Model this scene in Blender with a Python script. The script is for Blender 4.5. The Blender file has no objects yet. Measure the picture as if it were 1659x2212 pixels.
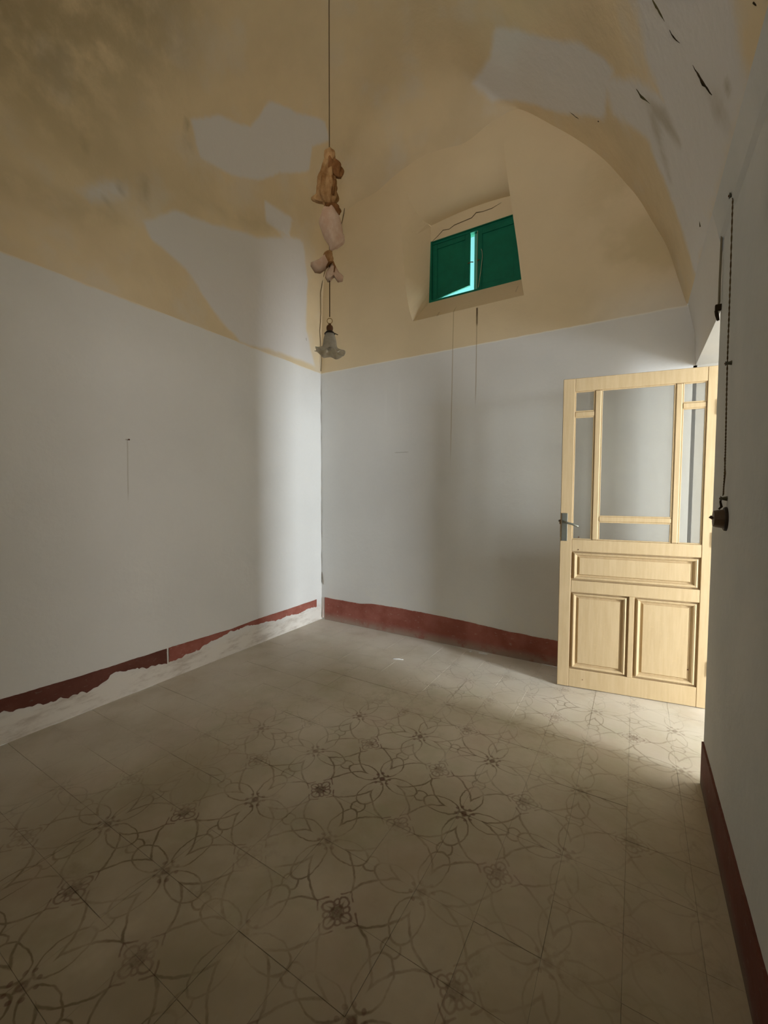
import bpy, bmesh, math, random
from mathutils import Vector, Matrix, noise
from mathutils.geometry import tessellate_polygon

random.seed(7)
S = bpy.context.scene
COL = S.collection
R = math.radians

# ------------------------------------------------------------------ camera
FOCAL = 899.2
yaw, pit, roll = R(31.229), R(2.565), R(0.216)
fw = Vector((-math.sin(yaw) * math.cos(pit), math.cos(yaw) * math.cos(pit), -math.sin(pit)))
rt = Vector((math.cos(yaw), math.sin(yaw), 0))
up = rt.cross(fw)
r2 = rt * math.cos(roll) + up * math.sin(roll)
u2 = up * math.cos(roll) - rt * math.sin(roll)
cam_d = bpy.data.cameras.new('camera')
cam = bpy.data.objects.new('camera', cam_d)
COL.objects.link(cam)
M = Matrix((r2, u2, -fw)).transposed().to_4x4()
M.translation = Vector((2.8196, -3.3858, 1.33))
cam.matrix_world = M
cam_d.sensor_fit = 'VERTICAL'
cam_d.sensor_height = 24
cam_d.lens = 24 * FOCAL / 2212
cam_d.clip_start = 0.02
S.camera = cam

# ------------------------------------------------------------------ world, lights, exposure
world = bpy.data.worlds.new('world')
S.world = world
world.use_nodes = True
bg = world.node_tree.nodes['Background']
bg.inputs[0].default_value = (0.75, 0.87, 1.0, 1)
bg.inputs[1].default_value = 1.5


def area(name, loc, rot, sx, sy, power, color=(1, 1, 1)):
    d = bpy.data.lights.new(name, 'AREA')
    d.shape = 'RECTANGLE'
    d.size = sx
    d.size_y = sy
    d.energy = power
    d.color = color
    o = bpy.data.objects.new(name, d)
    COL.objects.link(o)
    o.location = loc
    o.rotation_euler = rot
    return o


# daylight entering the neighbouring room through its balcony door
area('balcony_daylight', (6.96, -1.46, 1.2), (0, R(90), 0), 2.2, 0.52, 315, (0.90, 0.965, 1.0))
# added fill for the left wall, set in an unseen hall opening
area('hall_fill', (6.96, 1.0, 1.5), (0, R(90), 0), 1.4, 1.5, 85, (1.0, 0.96, 0.89))
# added ambient fill, set in an unseen opening behind the camera
area('rear_fill', (2.3, -5.28, 2.75), (R(90), 0, 0), 0.9, 0.50, 44, (1.0, 0.955, 0.88))
# daylight falling on the small high window
area('small_window_daylight', (1.53, 0.85, 3.0), (R(-105), 0, 0), 0.9, 0.4, 50, (0.90, 1.0, 0.96))

vs = S.view_settings
vs.view_transform = 'Standard'
vs.look = 'None'
vs.gamma = 1.0
vs.exposure = 0.12
vs.use_curve_mapping = False
S.cycles.max_bounces = 12
S.cycles.diffuse_bounces = 8
S.cycles.transparent_max_bounces = 12
S.cycles.sample_clamp_indirect = 6
S.cycles.use_denoising = True
S.cycles.caustics_reflective = False
S.cycles.caustics_refractive = False


# ------------------------------------------------------------------ object helpers
def link(name, me, mat=None, parent=None, smooth=False):
    o = bpy.data.objects.new(name, me)
    COL.objects.link(o)
    if mat:
        me.materials.append(mat)
    if parent:
        o.parent = parent
    if smooth:
        for p in me.polygons:
            p.use_smooth = True
    return o


def obj(name, bm, mat=None, parent=None, smooth=False):
    bmesh.ops.recalc_face_normals(bm, faces=bm.faces)
    me = bpy.data.meshes.new(name)
    bm.to_mesh(me)
    bm.free()
    return link(name, me, mat, parent, smooth)


def empty(name, loc=(0, 0, 0), rotz=0):
    o = bpy.data.objects.new(name, None)
    COL.objects.link(o)
    o.location = loc
    o.rotation_euler = (0, 0, rotz)
    o.empty_display_size = 0.05
    return o


def tag(o, label, cat, group=None):
    o['label'] = label
    o['category'] = cat
    if group:
        o['group'] = group
    return o


def struct(o):
    o['kind'] = 'structure'
    return o


def box(bm, x0, x1, y0, y1, z0, z1, bev=0.0):
    v = [bm.verts.new(p) for p in ((x0, y0, z0), (x1, y0, z0), (x1, y1, z0), (x0, y1, z0),
                                   (x0, y0, z1), (x1, y0, z1), (x1, y1, z1), (x0, y1, z1))]
    fs = [bm.faces.new([v[i] for i in f]) for f in
          ((0, 3, 2, 1), (4, 5, 6, 7), (0, 1, 5, 4), (1, 2, 6, 5), (2, 3, 7, 6), (3, 0, 4, 7))]
    if bev:
        es = list({e for f in fs for e in f.edges})
        bmesh.ops.bevel(bm, geom=es, offset=bev, segments=1, affect='EDGES')
    return bm


def boxed(*a):
    return box(bmesh.new(), *a)


def tube(bm, pts, rad, seg=6, cap=True):
    """rad: number or list"""
    pts = [Vector(p) for p in pts]
    n = len(pts)
    rads = rad if isinstance(rad, (list, tuple)) else [rad] * n
    rings = []
    ref = None
    for i, p in enumerate(pts):
        t = (pts[min(i + 1, n - 1)] - pts[max(i - 1, 0)]).normalized()
        if ref is None:
            ref = Vector((1, 0, 0)) if abs(t.x) < .8 else Vector((0, 1, 0))
        a = (ref - t * ref.dot(t)).normalized()
        b = t.cross(a)
        ref = a
        rings.append([bm.verts.new(p + (a * math.cos(2 * math.pi * k / seg) + b * math.sin(2 * math.pi * k / seg)) * rads[i])
                      for k in range(seg)])
    for r0, r1 in zip(rings, rings[1:]):
        for k in range(seg):
            bm.faces.new((r0[k], r0[(k + 1) % seg], r1[(k + 1) % seg], r1[k]))
    if cap:
        bm.faces.new(rings[0][::-1])
        bm.faces.new(rings[-1])
    return bm


def lathe(bm, prof, seg=24, center=(0, 0, 0), fn=None, close=False):
    c = Vector(center)
    rings = []
    for i, (r, z) in enumerate(prof):
        ring = []
        for k in range(seg):
            a = 2 * math.pi * k / seg
            rr, zz = (r, z) if fn is None else fn(i, a, r, z)
            ring.append(bm.verts.new(c + Vector((rr * math.cos(a), rr * math.sin(a), zz))))
        rings.append(ring)
    pairs = list(zip(rings, rings[1:]))
    if close:
        pairs.append((rings[-1], rings[0]))
    for r0, r1 in pairs:
        for k in range(seg):
            bm.faces.new((r0[k], r0[(k + 1) % seg], r1[(k + 1) % seg], r1[k]))
    return rings


def poly(bm, pts):
    """planar polygon, tessellated"""
    vs_ = [bm.verts.new(p) for p in pts]
    for t in tessellate_polygon([[Vector(p) for p in pts]]):
        try:
            bm.faces.new([vs_[i] for i in t])
        except ValueError:
            pass
    return vs_


def grid(bm, rows):
    vv = [[bm.verts.new(p) for p in r] for r in rows]
    for a, b in zip(vv, vv[1:]):
        for k in range(len(a) - 1):
            bm.faces.new((a[k], a[k + 1], b[k + 1], b[k]))
    return vv


# ------------------------------------------------------------------ material helpers
class NT:
    def __init__(s, name, rough=0.8, spec=0.3):
        s.m = bpy.data.materials.new(name)
        s.m.use_nodes = True
        s.t = s.m.node_tree
        s.b = s.t.nodes['Principled BSDF']
        s.b.inputs['Roughness'].default_value = rough
        s.b.inputs['Specular IOR Level'].default_value = spec
        s.geo = None

    def n(s, typ, **kw):
        x = s.t.nodes.new(typ)
        for k, v in kw.items():
            setattr(x, k, v)
        return x

    def put(s, inp, v):
        if hasattr(v, 'is_output') or isinstance(v, bpy.types.NodeSocket):
            s.t.links.new(v, inp)
        elif isinstance(v, (tuple, list)) and len(v) == 3 and inp.type == 'RGBA':
            inp.default_value = (*v, 1)
        else:
            inp.default_value = v

    def math(s, op, a, b=0.0, c=None, clamp=False):
        x = s.n('ShaderNodeMath', operation=op, use_clamp=clamp)
        s.put(x.inputs[0], a)
        s.put(x.inputs[1], b)
        if c is not None:
            s.put(x.inputs[2], c)
        return x.outputs[0]

    def pos(s):
        if s.geo is None:
            g = s.n('ShaderNodeNewGeometry')
            sep = s.n('ShaderNodeSeparateXYZ')
            s.t.links.new(g.outputs['Position'], sep.inputs[0])
            s.geo = (g.outputs['Position'], sep.outputs[0], sep.outputs[1], sep.outputs[2])
        return s.geo

    def noise(s, scale, detail=4, rough=.55, vec=None, stretch=None, off=(0, 0, 0)):
        v = vec if vec is not None else s.pos()[0]
        mp = s.n('ShaderNodeMapping')
        s.put(mp.inputs[0], v)
        if stretch:
            mp.inputs['Scale'].default_value = stretch
        mp.inputs['Location'].default_value = off
        x = s.n('ShaderNodeTexNoise')
        s.put(x.inputs['Vector'], mp.outputs[0])
        x.inputs['Scale'].default_value = scale
        x.inputs['Detail'].default_value = detail
        x.inputs['Roughness'].default_value = rough
        return x.outputs['Fac']

    def step(s, v, lo, hi, a=0.0, b=1.0):
        x = s.n('ShaderNodeMapRange', interpolation_type='SMOOTHSTEP')
        s.put(x.inputs['Value'], v)
        x.inputs['From Min'].default_value = lo
        x.inputs['From Max'].default_value = hi
        x.inputs['To Min'].default_value = a
        x.inputs['To Max'].default_value = b
        return x.outputs[0]

    def mix(s, f, a, b):
        x = s.n('ShaderNodeMix', data_type='RGBA')
        s.put(x.inputs[0], f)
        s.put(x.inputs[6], a)
        s.put(x.inputs[7], b)
        return x.outputs[2]

    def attr(s, name):
        x = s.n('ShaderNodeAttribute', attribute_name=name)
        return x.outputs['Fac']

    def color(s, c):
        s.put(s.b.inputs['Base Color'], c)

    def bump(s, h, strength=.3, dist=.01):
        x = s.n('ShaderNodeBump')
        x.inputs['Strength'].default_value = strength
        x.inputs['Distance'].default_value = dist
        s.put(x.inputs['Height'], h)
        s.t.links.new(x.outputs[0], s.b.inputs['Normal'])


def simple(name, c, rough=.6, spec=.3, metal=0.0, var=.12, scale=30.0):
    k = NT(name, rough, spec)
    k.b.inputs['Metallic'].default_value = metal
    n = k.noise(scale)
    c2 = tuple(x * (1 - var) for x in c)
    k.color(k.mix(n, c2, tuple(min(1, x * (1 + var)) for x in c)))
    return k.m


WHITE = (0.725, 0.72, 0.70)
YELLOW = (0.74, 0.61, 0.405)


def seg_mask(k, u, v, u0, u1, v0, v1, w, wob=.006):
    """soft thin vertical streak between (u0,v0) and (u1,v1), v0>v1"""
    t = k.math('DIVIDE', k.math('SUBTRACT', v0, v), v0 - v1)
    uu = k.math('MULTIPLY_ADD', t, u1 - u0, u0)
    if wob:
        uu = k.math('ADD', uu, k.math('MULTIPLY', k.math('SUBTRACT', k.noise(7), .5), wob))
    d = k.math('ABSOLUTE', k.math('SUBTRACT', u, uu))
    a = k.step(d, w * .3, w, 1, 0)
    b = k.math('MULTIPLY', k.step(t, -.02, .03), k.step(t, .75, 1.0, 1, 0))
    return k.math('MULTIPLY', a, b)


def plaster_wall(name, mode):
    k = NT(name, .92, .12)
    P, X, Y, Z = k.pos()
    big = k.noise(1.3, 5)
    fine = k.noise(38, 5, .65)
    white = k.mix(k.step(big, .35, .65), tuple(c * .955 for c in WHITE), WHITE)
    white = k.mix(k.math('MULTIPLY', k.step(fine, .3, .7), .05), white, (.55, .53, .49))
    if mode == 'B':
        edge = k.math('ADD', Z, k.math('MULTIPLY', k.math('SUBTRACT', k.noise(9), .5), .012))
        yel = k.mix(k.step(big, .3, .7), tuple(c * .93 for c in YELLOW), YELLOW)
        # greener stain towards the right haunch
        st = k.math('MULTIPLY', k.step(X, 2.2, 2.75), k.step(k.noise(2.3, 4, off=(3, 1, 0)), .42, .62))
        yel = k.mix(k.math('MULTIPLY', st, .35), yel, (.42, .34, .17))
        pale = k.math('MULTIPLY', k.step(X, 2.3, 2.9), k.step(Z, 2.9, 2.56))
        yel = k.mix(k.math('MULTIPLY', pale, .5), yel, WHITE)
        c = k.mix(k.step(edge, 2.554, 2.566), white, yel)
        line = k.math('MULTIPLY', k.step(k.math('ABSOLUTE', k.math('SUBTRACT', edge, 2.558)), .002, .008, 1, 0), .6)
        c = k.mix(line, c, (.85, .83, .76))
        for (u0, u1, z0, z1, w, s, col) in ((1.45, 1.435, 2.93, 1.52, .006, .55, (.33, .24, .12)),
                                            (1.655, 1.656, 2.86, 2.70, .010, .95, (.07, .035, .015)),
                                            (1.656, 1.652, 2.80, 2.02, .006, .6, (.30, .22, .12)),
                                            (1.30, 1.30, 2.92, 2.86, .012, .35, (.35, .25, .15)),
                                            (1.95, 1.95, 3.02, 2.93, .006, .5, (.35, .27, .18)),
                                            (.93, .93, 2.35, 2.02, .02, .12, (.86, .85, .82)),
                                            (.78, .78, 2.30, 1.95, .02, .10, (.86, .85, .82))):
            c = k.mix(k.math('MULTIPLY', seg_mask(k, X, Z, u0, u1, z0, z1, w), s), c, col)
        sc = k.math('MULTIPLY', k.step(k.math('ABSOLUTE', k.math('SUBTRACT', Z, 1.709)), .001, .005, 1, 0),
                    k.math('MULTIPLY', k.step(X, .87, .90), k.step(X, 1.0, 1.04, 1, 0)))
        c = k.mix(k.math('MULTIPLY', sc, .5), c, (.25, .22, .18))
        low = k.math('MULTIPLY', k.step(Z, .62, .2), k.step(k.noise(5), .45, .6))
        c = k.mix(k.math('MULTIPLY', low, .18), c, (.80, .76, .62))
    elif mode == 'A':
        c = white
        for (u0, u1, z0, z1, w, s, col) in ((-1.933, -1.937, 1.665, 1.25, .006, .5, (.40, .37, .31)),):
            c = k.mix(k.math('MULTIPLY', seg_mask(k, Y, Z, u0, u1, z0, z1, w, .003), s), c, col)
        # crumbly repaired strip near the floor
        low = k.step(k.math('ADD', Z, k.math('MULTIPLY', k.noise(6), .12)), .16, .27, 1, 0)
        dirt = k.step(k.noise(7, 6, .7, stretch=(1, .6, 2.2)), .45, .68)
        lowc = k.mix(dirt, (.74, .70, .64), (.52, .46, .40))
        c = k.mix(k.math('MULTIPLY', low, .9), c, lowc)
        tl = k.math('ADD', Z, k.math('MULTIPLY', k.noise(4), .05))
        c = k.mix(k.step(tl, 2.575, 2.60), c, YELLOW)
    elif mode == 'C':
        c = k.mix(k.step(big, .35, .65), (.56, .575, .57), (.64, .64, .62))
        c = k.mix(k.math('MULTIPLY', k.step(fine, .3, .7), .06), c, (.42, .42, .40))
    else:
        c = white
    k.color(c)
    k.bump(k.math('ADD', k.math('MULTIPLY', k.noise(14, 4), .7), k.math('MULTIPLY', fine, .3)), .22, .012)
    return k.m


def vault_mat():
    k = NT('vault_limewash', .93, .1)
    P, X, Y, Z = k.pos()
    paint = k.attr('bare')      # 1 where the ochre limewash is gone
    dark = k.attr('grime_shade')
    big = k.noise(1.1, 5)
    yel = k.mix(k.step(big, .35, .65), tuple(c * .86 for c in YELLOW), YELLOW)
    yel = k.mix(k.math('MULTIPLY', k.step(k.noise(2.6, 5, off=(5, 2, 1)), .5, .7), .42), yel, (.66, .62, .55))
    e = k.math('ADD', paint, k.math('MULTIPLY', k.math('SUBTRACT', k.noise(6, 5, .6), .5), .5))
    c = k.mix(k.step(e, .30, .72), yel, (.68, .66, .64))
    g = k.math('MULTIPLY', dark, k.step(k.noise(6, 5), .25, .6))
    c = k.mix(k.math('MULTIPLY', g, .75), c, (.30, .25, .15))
    k.color(c)
    k.bump(k.math('ADD', k.noise(9, 5), k.math('MULTIPLY', e, .15)), .25, .02)
    return k.m


def tile_mat():
    k = NT('cement_tile', .62, .25)
    P, X, Y, Z = k.pos()
    info = k.n('ShaderNodeObjectInfo')
    rnd = info.outputs['Random']
    # wobble the coordinates a little so that the printed lines look hand made
    wob = k.math('MULTIPLY', k.math('SUBTRACT', k.noise(13, 3), .5), .026)
    wob2 = k.math('MULTIPLY', k.math('SUBTRACT', k.noise(13, 3, off=(9, 4, 0)), .5), .026)

    def fold(v, c0):
        a = k.math('SUBTRACT', k.math('ADD', v, 10.0 * .4 + .2), c0)
        a = k.math('MODULO', a, .4)
        return k.math('ABSOLUTE', k.math('SUBTRACT', a, .2))
    qx = fold(k.math('ADD', X, wob), 1.84)
    qy = fold(k.math('ADD', Y, wob2), -1.78)

    def dist(cx, cy, sx=1.0, sy=1.0):
        dx = k.math('MULTIPLY', k.math('SUBTRACT', qx, cx), sx)
        dy = k.math('MULTIPLY', k.math('SUBTRACT', qy, cy), sy)
        return k.math('SQRT', k.math('ADD', k.math('MULTIPLY', dx, dx), k.math('MULTIPLY', dy, dy)))

    def ring(cx, cy, r, w, sx=1.0, sy=1.0):
        return k.step(k.math('ABSOLUTE', k.math('SUBTRACT', dist(cx, cy, sx, sy), r)), w * .25, w * 1.25, 1, 0)

    def mx(*a):
        o = a[0]
        for b in a[1:]:
            o = k.math('MAXIMUM', o, b)
        return o
    W = .0062
    da = k.math('DIVIDE', k.math('SUBTRACT', k.math('MULTIPLY', k.math('ADD', qx, qy), .7071), .140), .131)
    db = k.math('DIVIDE', k.math('MULTIPLY', k.math('SUBTRACT', qx, qy), .7071), .077)
    dd = k.math('SQRT', k.math('ADD', k.math('MULTIPLY', da, da), k.math('MULTIPLY', db, db)))
    loop = k.step(k.math('ABSOLUTE', k.math('MULTIPLY', k.math('SUBTRACT', dd, 1.0), .105)), W * .3, W * 1.3, 1, 0)
    lines = mx(loop, ring(.102, .0, .078, W * .9, 1, 1.7), ring(.0, .102, .078, W * .9, 1.7, 1),
               k.math('MULTIPLY', ring(.2, .0, .030, W * .7), k.step(qy, .012, .020)),
               k.math('MULTIPLY', ring(.0, .2, .030, W * .7), k.step(qx, .012, .020)))
    # scroll motif round (.2,.2)
    ax = k.math('ABSOLUTE', k.math('SUBTRACT', qx, .2))
    ay = k.math('ABSOLUTE', k.math('SUBTRACT', qy, .2))
    l1 = k.math('ADD', ax, ay)
    dia = k.step(k.math('ABSOLUTE', k.math('SUBTRACT', l1, .078)), .002, .006, 1, 0)
    dia = k.math('MULTIPLY', dia, k.step(k.math('ABSOLUTE', k.math('SUBTRACT', ax, ay)), .02, .03))
    lines2 = mx(dia, ring(.165, .2, .017, .0045), ring(.2, .165, .017, .0045), ring(.178, .178, .010, .004),
                k.step(dist(.2, .2), .006, .011, 1, 0),
                k.step(dist(0, 0), .010, .015, 1, 0), k.step(dist(.034, .016), .005, .009, 1, 0),
                k.step(dist(.016, .034), .005, .009, 1, 0))
    # where the print is still readable
    spot = None
    for (cx, cy, r0, r1, s) in ((1.9, -1.75, .3, .95, 1.0), (1.7, -2.6, .5, 1.1, 1.0), (2.6, -.8, .1, .85, .75),
                                (1.2, -2.9, .1, .8, .9), (1.3, -1.9, .1, .8, .5), (2.5, -1.7, .1, .7, .6),
                                (1.9, -.7, .1, .7, .45), (2.4, -2.6, .1, .8, .5)):
        dx = k.math('SUBTRACT', X, cx)
        dy = k.math('SUBTRACT', Y, cy)
        d = k.math('SQRT', k.math('ADD', k.math('MULTIPLY', dx, dx), k.math('MULTIPLY', dy, dy)))
        m = k.step(d, r0, r1, s, 0)
        spot = m if spot is None else k.math('MAXIMUM', spot, m)
    wear = k.step(k.noise(2.4, 6, .65, off=(1, 7, 0)), .34, .60)
    wear2 = k.step(k.noise(9, 4, .6), .30, .55, .35, 1)
    vis = k.math('MULTIPLY', k.math('MULTIPLY', spot, wear), wear2)
    vis = k.math('ADD', vis, .05)
    big = k.noise(1.6, 6, .6, off=(2, 2, 0))
    base = k.mix(k.step(big, .3, .7), (.375, .315, .215), (.51, .445, .345))
    base = k.mix(k.math('MULTIPLY', k.step(k.noise(3.5, 5, .6, off=(8, 3, 0)), .48, .7), .35), base, (.44, .33, .26))
    base = k.mix(k.math('MULTIPLY', k.step(k.noise(4.2, 5, .6, off=(1, 9, 0)), .5, .7), .30), base, (.33, .32, .19))
    base = k.mix(k.math('MULTIPLY', rnd, .10), base, (.30, .26, .18))
    stain = k.step(k.noise(4.5, 7, .72, stretch=(1, .8, 1), off=(4, 5, 0)), .56, .74)
    base = k.mix(k.math('MULTIPLY', stain, .40), base, (.19, .15, .085))
    near_shade = k.math('MULTIPLY', k.step(Y, -1.5, -3.3), k.step(k.noise(1.8, 5, .6, off=(6, 1, 0)), .28, .55))  # blotchy darkening towards the camera, shade put into the tile colour
    base = k.mix(k.math('MULTIPLY', near_shade, .50), base, (.20, .155, .095))
    # pale plaster dust near the two far walls
    dst = k.math('MINIMUM', X, k.math('MULTIPLY', Y, -1.0))
    dust = k.math('MULTIPLY', k.step(dst, .05, 1.15, 1, 0), k.step(k.noise(3, 5), .25, .6, .45, 1))
    base = k.mix(k.math('MULTIPLY', dust, .75), base, (.66, .615, .545))
    c = k.mix(k.math('MULTIPLY', lines, k.math('MULTIPLY', vis, .78)), base, (.125, .085, .04))
    c = k.mix(k.math('MULTIPLY', lines2, k.math('MULTIPLY', vis, .72)), c, (.12, .055, .035))
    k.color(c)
    k.put(k.b.inputs['Roughness'], k.step(k.noise(5), .3, .7, .5, .8))
    k.bump(k.math('ADD', k.noise(22, 4), k.math('MULTIPLY', k.noise(4), .5)), .12, .008)
    return k.m


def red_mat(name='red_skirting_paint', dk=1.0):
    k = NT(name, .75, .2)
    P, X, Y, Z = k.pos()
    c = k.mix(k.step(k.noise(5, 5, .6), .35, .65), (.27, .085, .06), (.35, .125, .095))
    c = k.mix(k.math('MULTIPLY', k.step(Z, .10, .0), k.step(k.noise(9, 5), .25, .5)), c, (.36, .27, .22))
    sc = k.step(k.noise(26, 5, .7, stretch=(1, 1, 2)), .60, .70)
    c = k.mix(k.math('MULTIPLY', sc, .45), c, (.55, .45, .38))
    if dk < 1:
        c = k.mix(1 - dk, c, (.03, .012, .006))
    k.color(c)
    k.bump(k.noise(30), .25, .006)
    return k.m


def wood_mat():
    k = NT('cream_painted_pine', .55, .35)
    tc = k.n('ShaderNodeTexCoord')
    O = tc.outputs['Object']
    g = k.noise(9, 5, .6, vec=O, stretch=(6, 6, .45))
    f = k.noise(60, 3, .6, vec=O)
    c = k.mix(k.step(g, .3, .7), (.49, .36, .20), (.545, .41, .24))
    c = k.mix(k.math('MULTIPLY', k.step(f, .55, .75), .25), c, (.62, .45, .24))
    dirt = k.step(k.noise(5, 6, .7, vec=O, off=(4, 4, 4)), .64, .76)
    c = k.mix(k.math('MULTIPLY', dirt, .25), c, (.45, .33, .18))
    k.color(c)
    k.bump(g, .08, .004)
    return k.m


def glass_mat(name, tint, haze=.25, hazec=(.8, .8, .8), gloss=.06):
    m = bpy.data.materials.new(name)
    m.use_nodes = True
    t = m.node_tree
    t.nodes.clear()
    out = t.nodes.new('ShaderNodeOutputMaterial')
    tr = t.nodes.new('ShaderNodeBsdfTransparent')
    tr.inputs[0].default_value = (*tint, 1)
    df = t.nodes.new('ShaderNodeBsdfDiffuse')
    df.inputs[0].default_value = (*hazec, 1)
    tl = t.nodes.new('ShaderNodeBsdfTranslucent')
    tl.inputs[0].default_value = (*hazec, 1)
    gl = t.nodes.new('ShaderNodeBsdfGlossy')
    gl.inputs['Roughness'].default_value = .12
    nz = t.nodes.new('ShaderNodeTexNoise')
    nz.inputs['Scale'].default_value = 6
    mp = t.nodes.new('ShaderNodeMapRange')
    mp.inputs['To Min'].default_value = haze * .7
    mp.inputs['To Max'].default_value = haze * 1.3
    t.links.new(nz.outputs['Fac'], mp.inputs['Value'])
    a = t.nodes.new('ShaderNodeMixShader')
    a.inputs[0].default_value = .5
    t.links.new(df.outputs[0], a.inputs[1])
    t.links.new(tl.outputs[0], a.inputs[2])
    b = t.nodes.new('ShaderNodeMixShader')
    t.links.new(mp.outputs[0], b.inputs[0])
    t.links.new(tr.outputs[0], b.inputs[1])
    t.links.new(a.outputs[0], b.inputs[2])
    c = t.nodes.new('ShaderNodeMixShader')
    c.inputs[0].default_value = gloss
    t.links.new(b.outputs[0], c.inputs[1])
    t.links.new(gl.outputs[0], c.inputs[2])
    t.links.new(c.outputs[0], out.inputs[0])
    return m


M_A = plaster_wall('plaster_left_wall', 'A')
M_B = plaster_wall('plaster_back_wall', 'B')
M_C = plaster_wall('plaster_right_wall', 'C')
M_P = plaster_wall('plaster_plain', 'P')
M_HEADF = simple('bare_vault_plaster', (.67, .65, .62), .93, .1, var=.03, scale=5)
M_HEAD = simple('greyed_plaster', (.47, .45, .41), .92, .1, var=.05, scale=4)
M_V = vault_mat()
M_T = tile_mat()
M_RED = red_mat()
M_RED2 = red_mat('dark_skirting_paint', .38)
M_WOOD = wood_mat()
M_CRACK = simple('dark_crack', (.035, .024, .012), .95, .05)
M_FAINT = simple('faint_crack', (.16, .12, .07), .95, .05)
M_FAINTV = simple('green_black_crack', (.07, .06, .025), .95, .05)
M_GREY = simple('grey_chip', (.28, .25, .21), .95, .05)
M_GREEN = simple('green_shutter_paint', (.003, .15, .085), .6, .25, var=.25, scale=12)
M_STEEL = simple('worn_steel', (.30, .31, .27), .38, .5, .8)
M_BRASS = simple('aged_brass', (.26, .15, .04), .4, .5, .7)
M_RUST = simple('rusty_brown', (.12, .05, .02), .7, .3)
M_CORD = simple('brown_cord', (.10, .065, .03), .9, .1)
M_FLEX = simple('dusty_flex', (.17, .14, .09), .8, .1)
M_BAKE = simple('brown_bakelite', (.11, .07, .04), .5, .4)
M_GROUT = simple('grout_dust', (.36, .32, .245), .95, .1)
M_HALLFLOOR = simple('hall_floor_tile', (.45, .40, .33), .6, .2, scale=4)
M_PANE = glass_mat('hazy_pane', (.90, .90, .88), .13, (.60, .59, .56), .04)
M_AQUA = glass_mat('aqua_pane', (.50, .78, .74), .05, (.22, .5, .46), .03)
M_SHADE = glass_mat('milky_glass', (.82, .80, .74), .60, (.78, .76, .70), .10)

# ------------------------------------------------------------------ shell dimensions
XC = 3.112          # right wall
YJ = -1.035         # near jamb of the doorway
HD = 2.166          # doorway head
IMP = 2.564         # springing of the vault
YD = -4.3           # wall behind the camera
WT = .36            # thickness of the right wall
PR = [(0, 2.564), (.006, 2.8), (.015, 3.1), (.035, 3.4), (.09, 3.68), (.19, 3.93), (.33, 4.16), (.52, 4.36), (.78, 4.52),
      (1.1, 4.60), (1.4, 4.58), (1.65, 4.49), (1.82, 4.38), (2.0, 4.26), (2.2, 4.07), (2.4, 3.87), (2.56, 3.68),
      (2.69, 3.48), (2.78, 3.33), (2.86, 3.16), (2.95, 2.96), (3.015, 2.74), (3.055, 2.60), (3.07, 2.564)]


def catmull(pts, n):
    out = []
    P = [pts[0]] + list(pts) + [pts[-1]]
    for i in range(1, len(P) - 2):
        p0, p1, p2, p3 = [Vector(q) for q in P[i - 1:i + 3]]
        for k in range(n):
            t = k / n
            out.append(.5 * (2 * p1 + (p2 - p0) * t + (2 * p0 - 5 * p1 + 4 * p2 - p3) * t * t +
                             (3 * p1 - p0 - 3 * p2 + p3) * t ** 3))
    out.append(Vector(pts[-1]))
    return out


PROF = catmull(PR, 8)


def sm(a, b, x):
    t = max(0, min(1, (x - a) / (b - a)))
    return t * t * (3 - 2 * t)


def rfil(x):
    return .34 * sm(.12, .75, x) * (1 - sm(1.45, 2.0, x))


def vault_pt(p, y):
    x, z = p
    r = rfil(x)
    if r > .01 and y > -r:
        t = (y + r) / r
        z = z - r * (1 - math.sqrt(max(0, 1 - t * t)))
    # the vault swells a little towards its middle
    w = sm(3.2, 4.4, z)
    z += .16 * w * math.sin(math.pi * max(0, min(1, (-y) / 3.6)))
    z += .012 * w * noise.noise((x * 1.7, y * 1.7, 3.1))
    return Vector((x, y, z))


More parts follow.
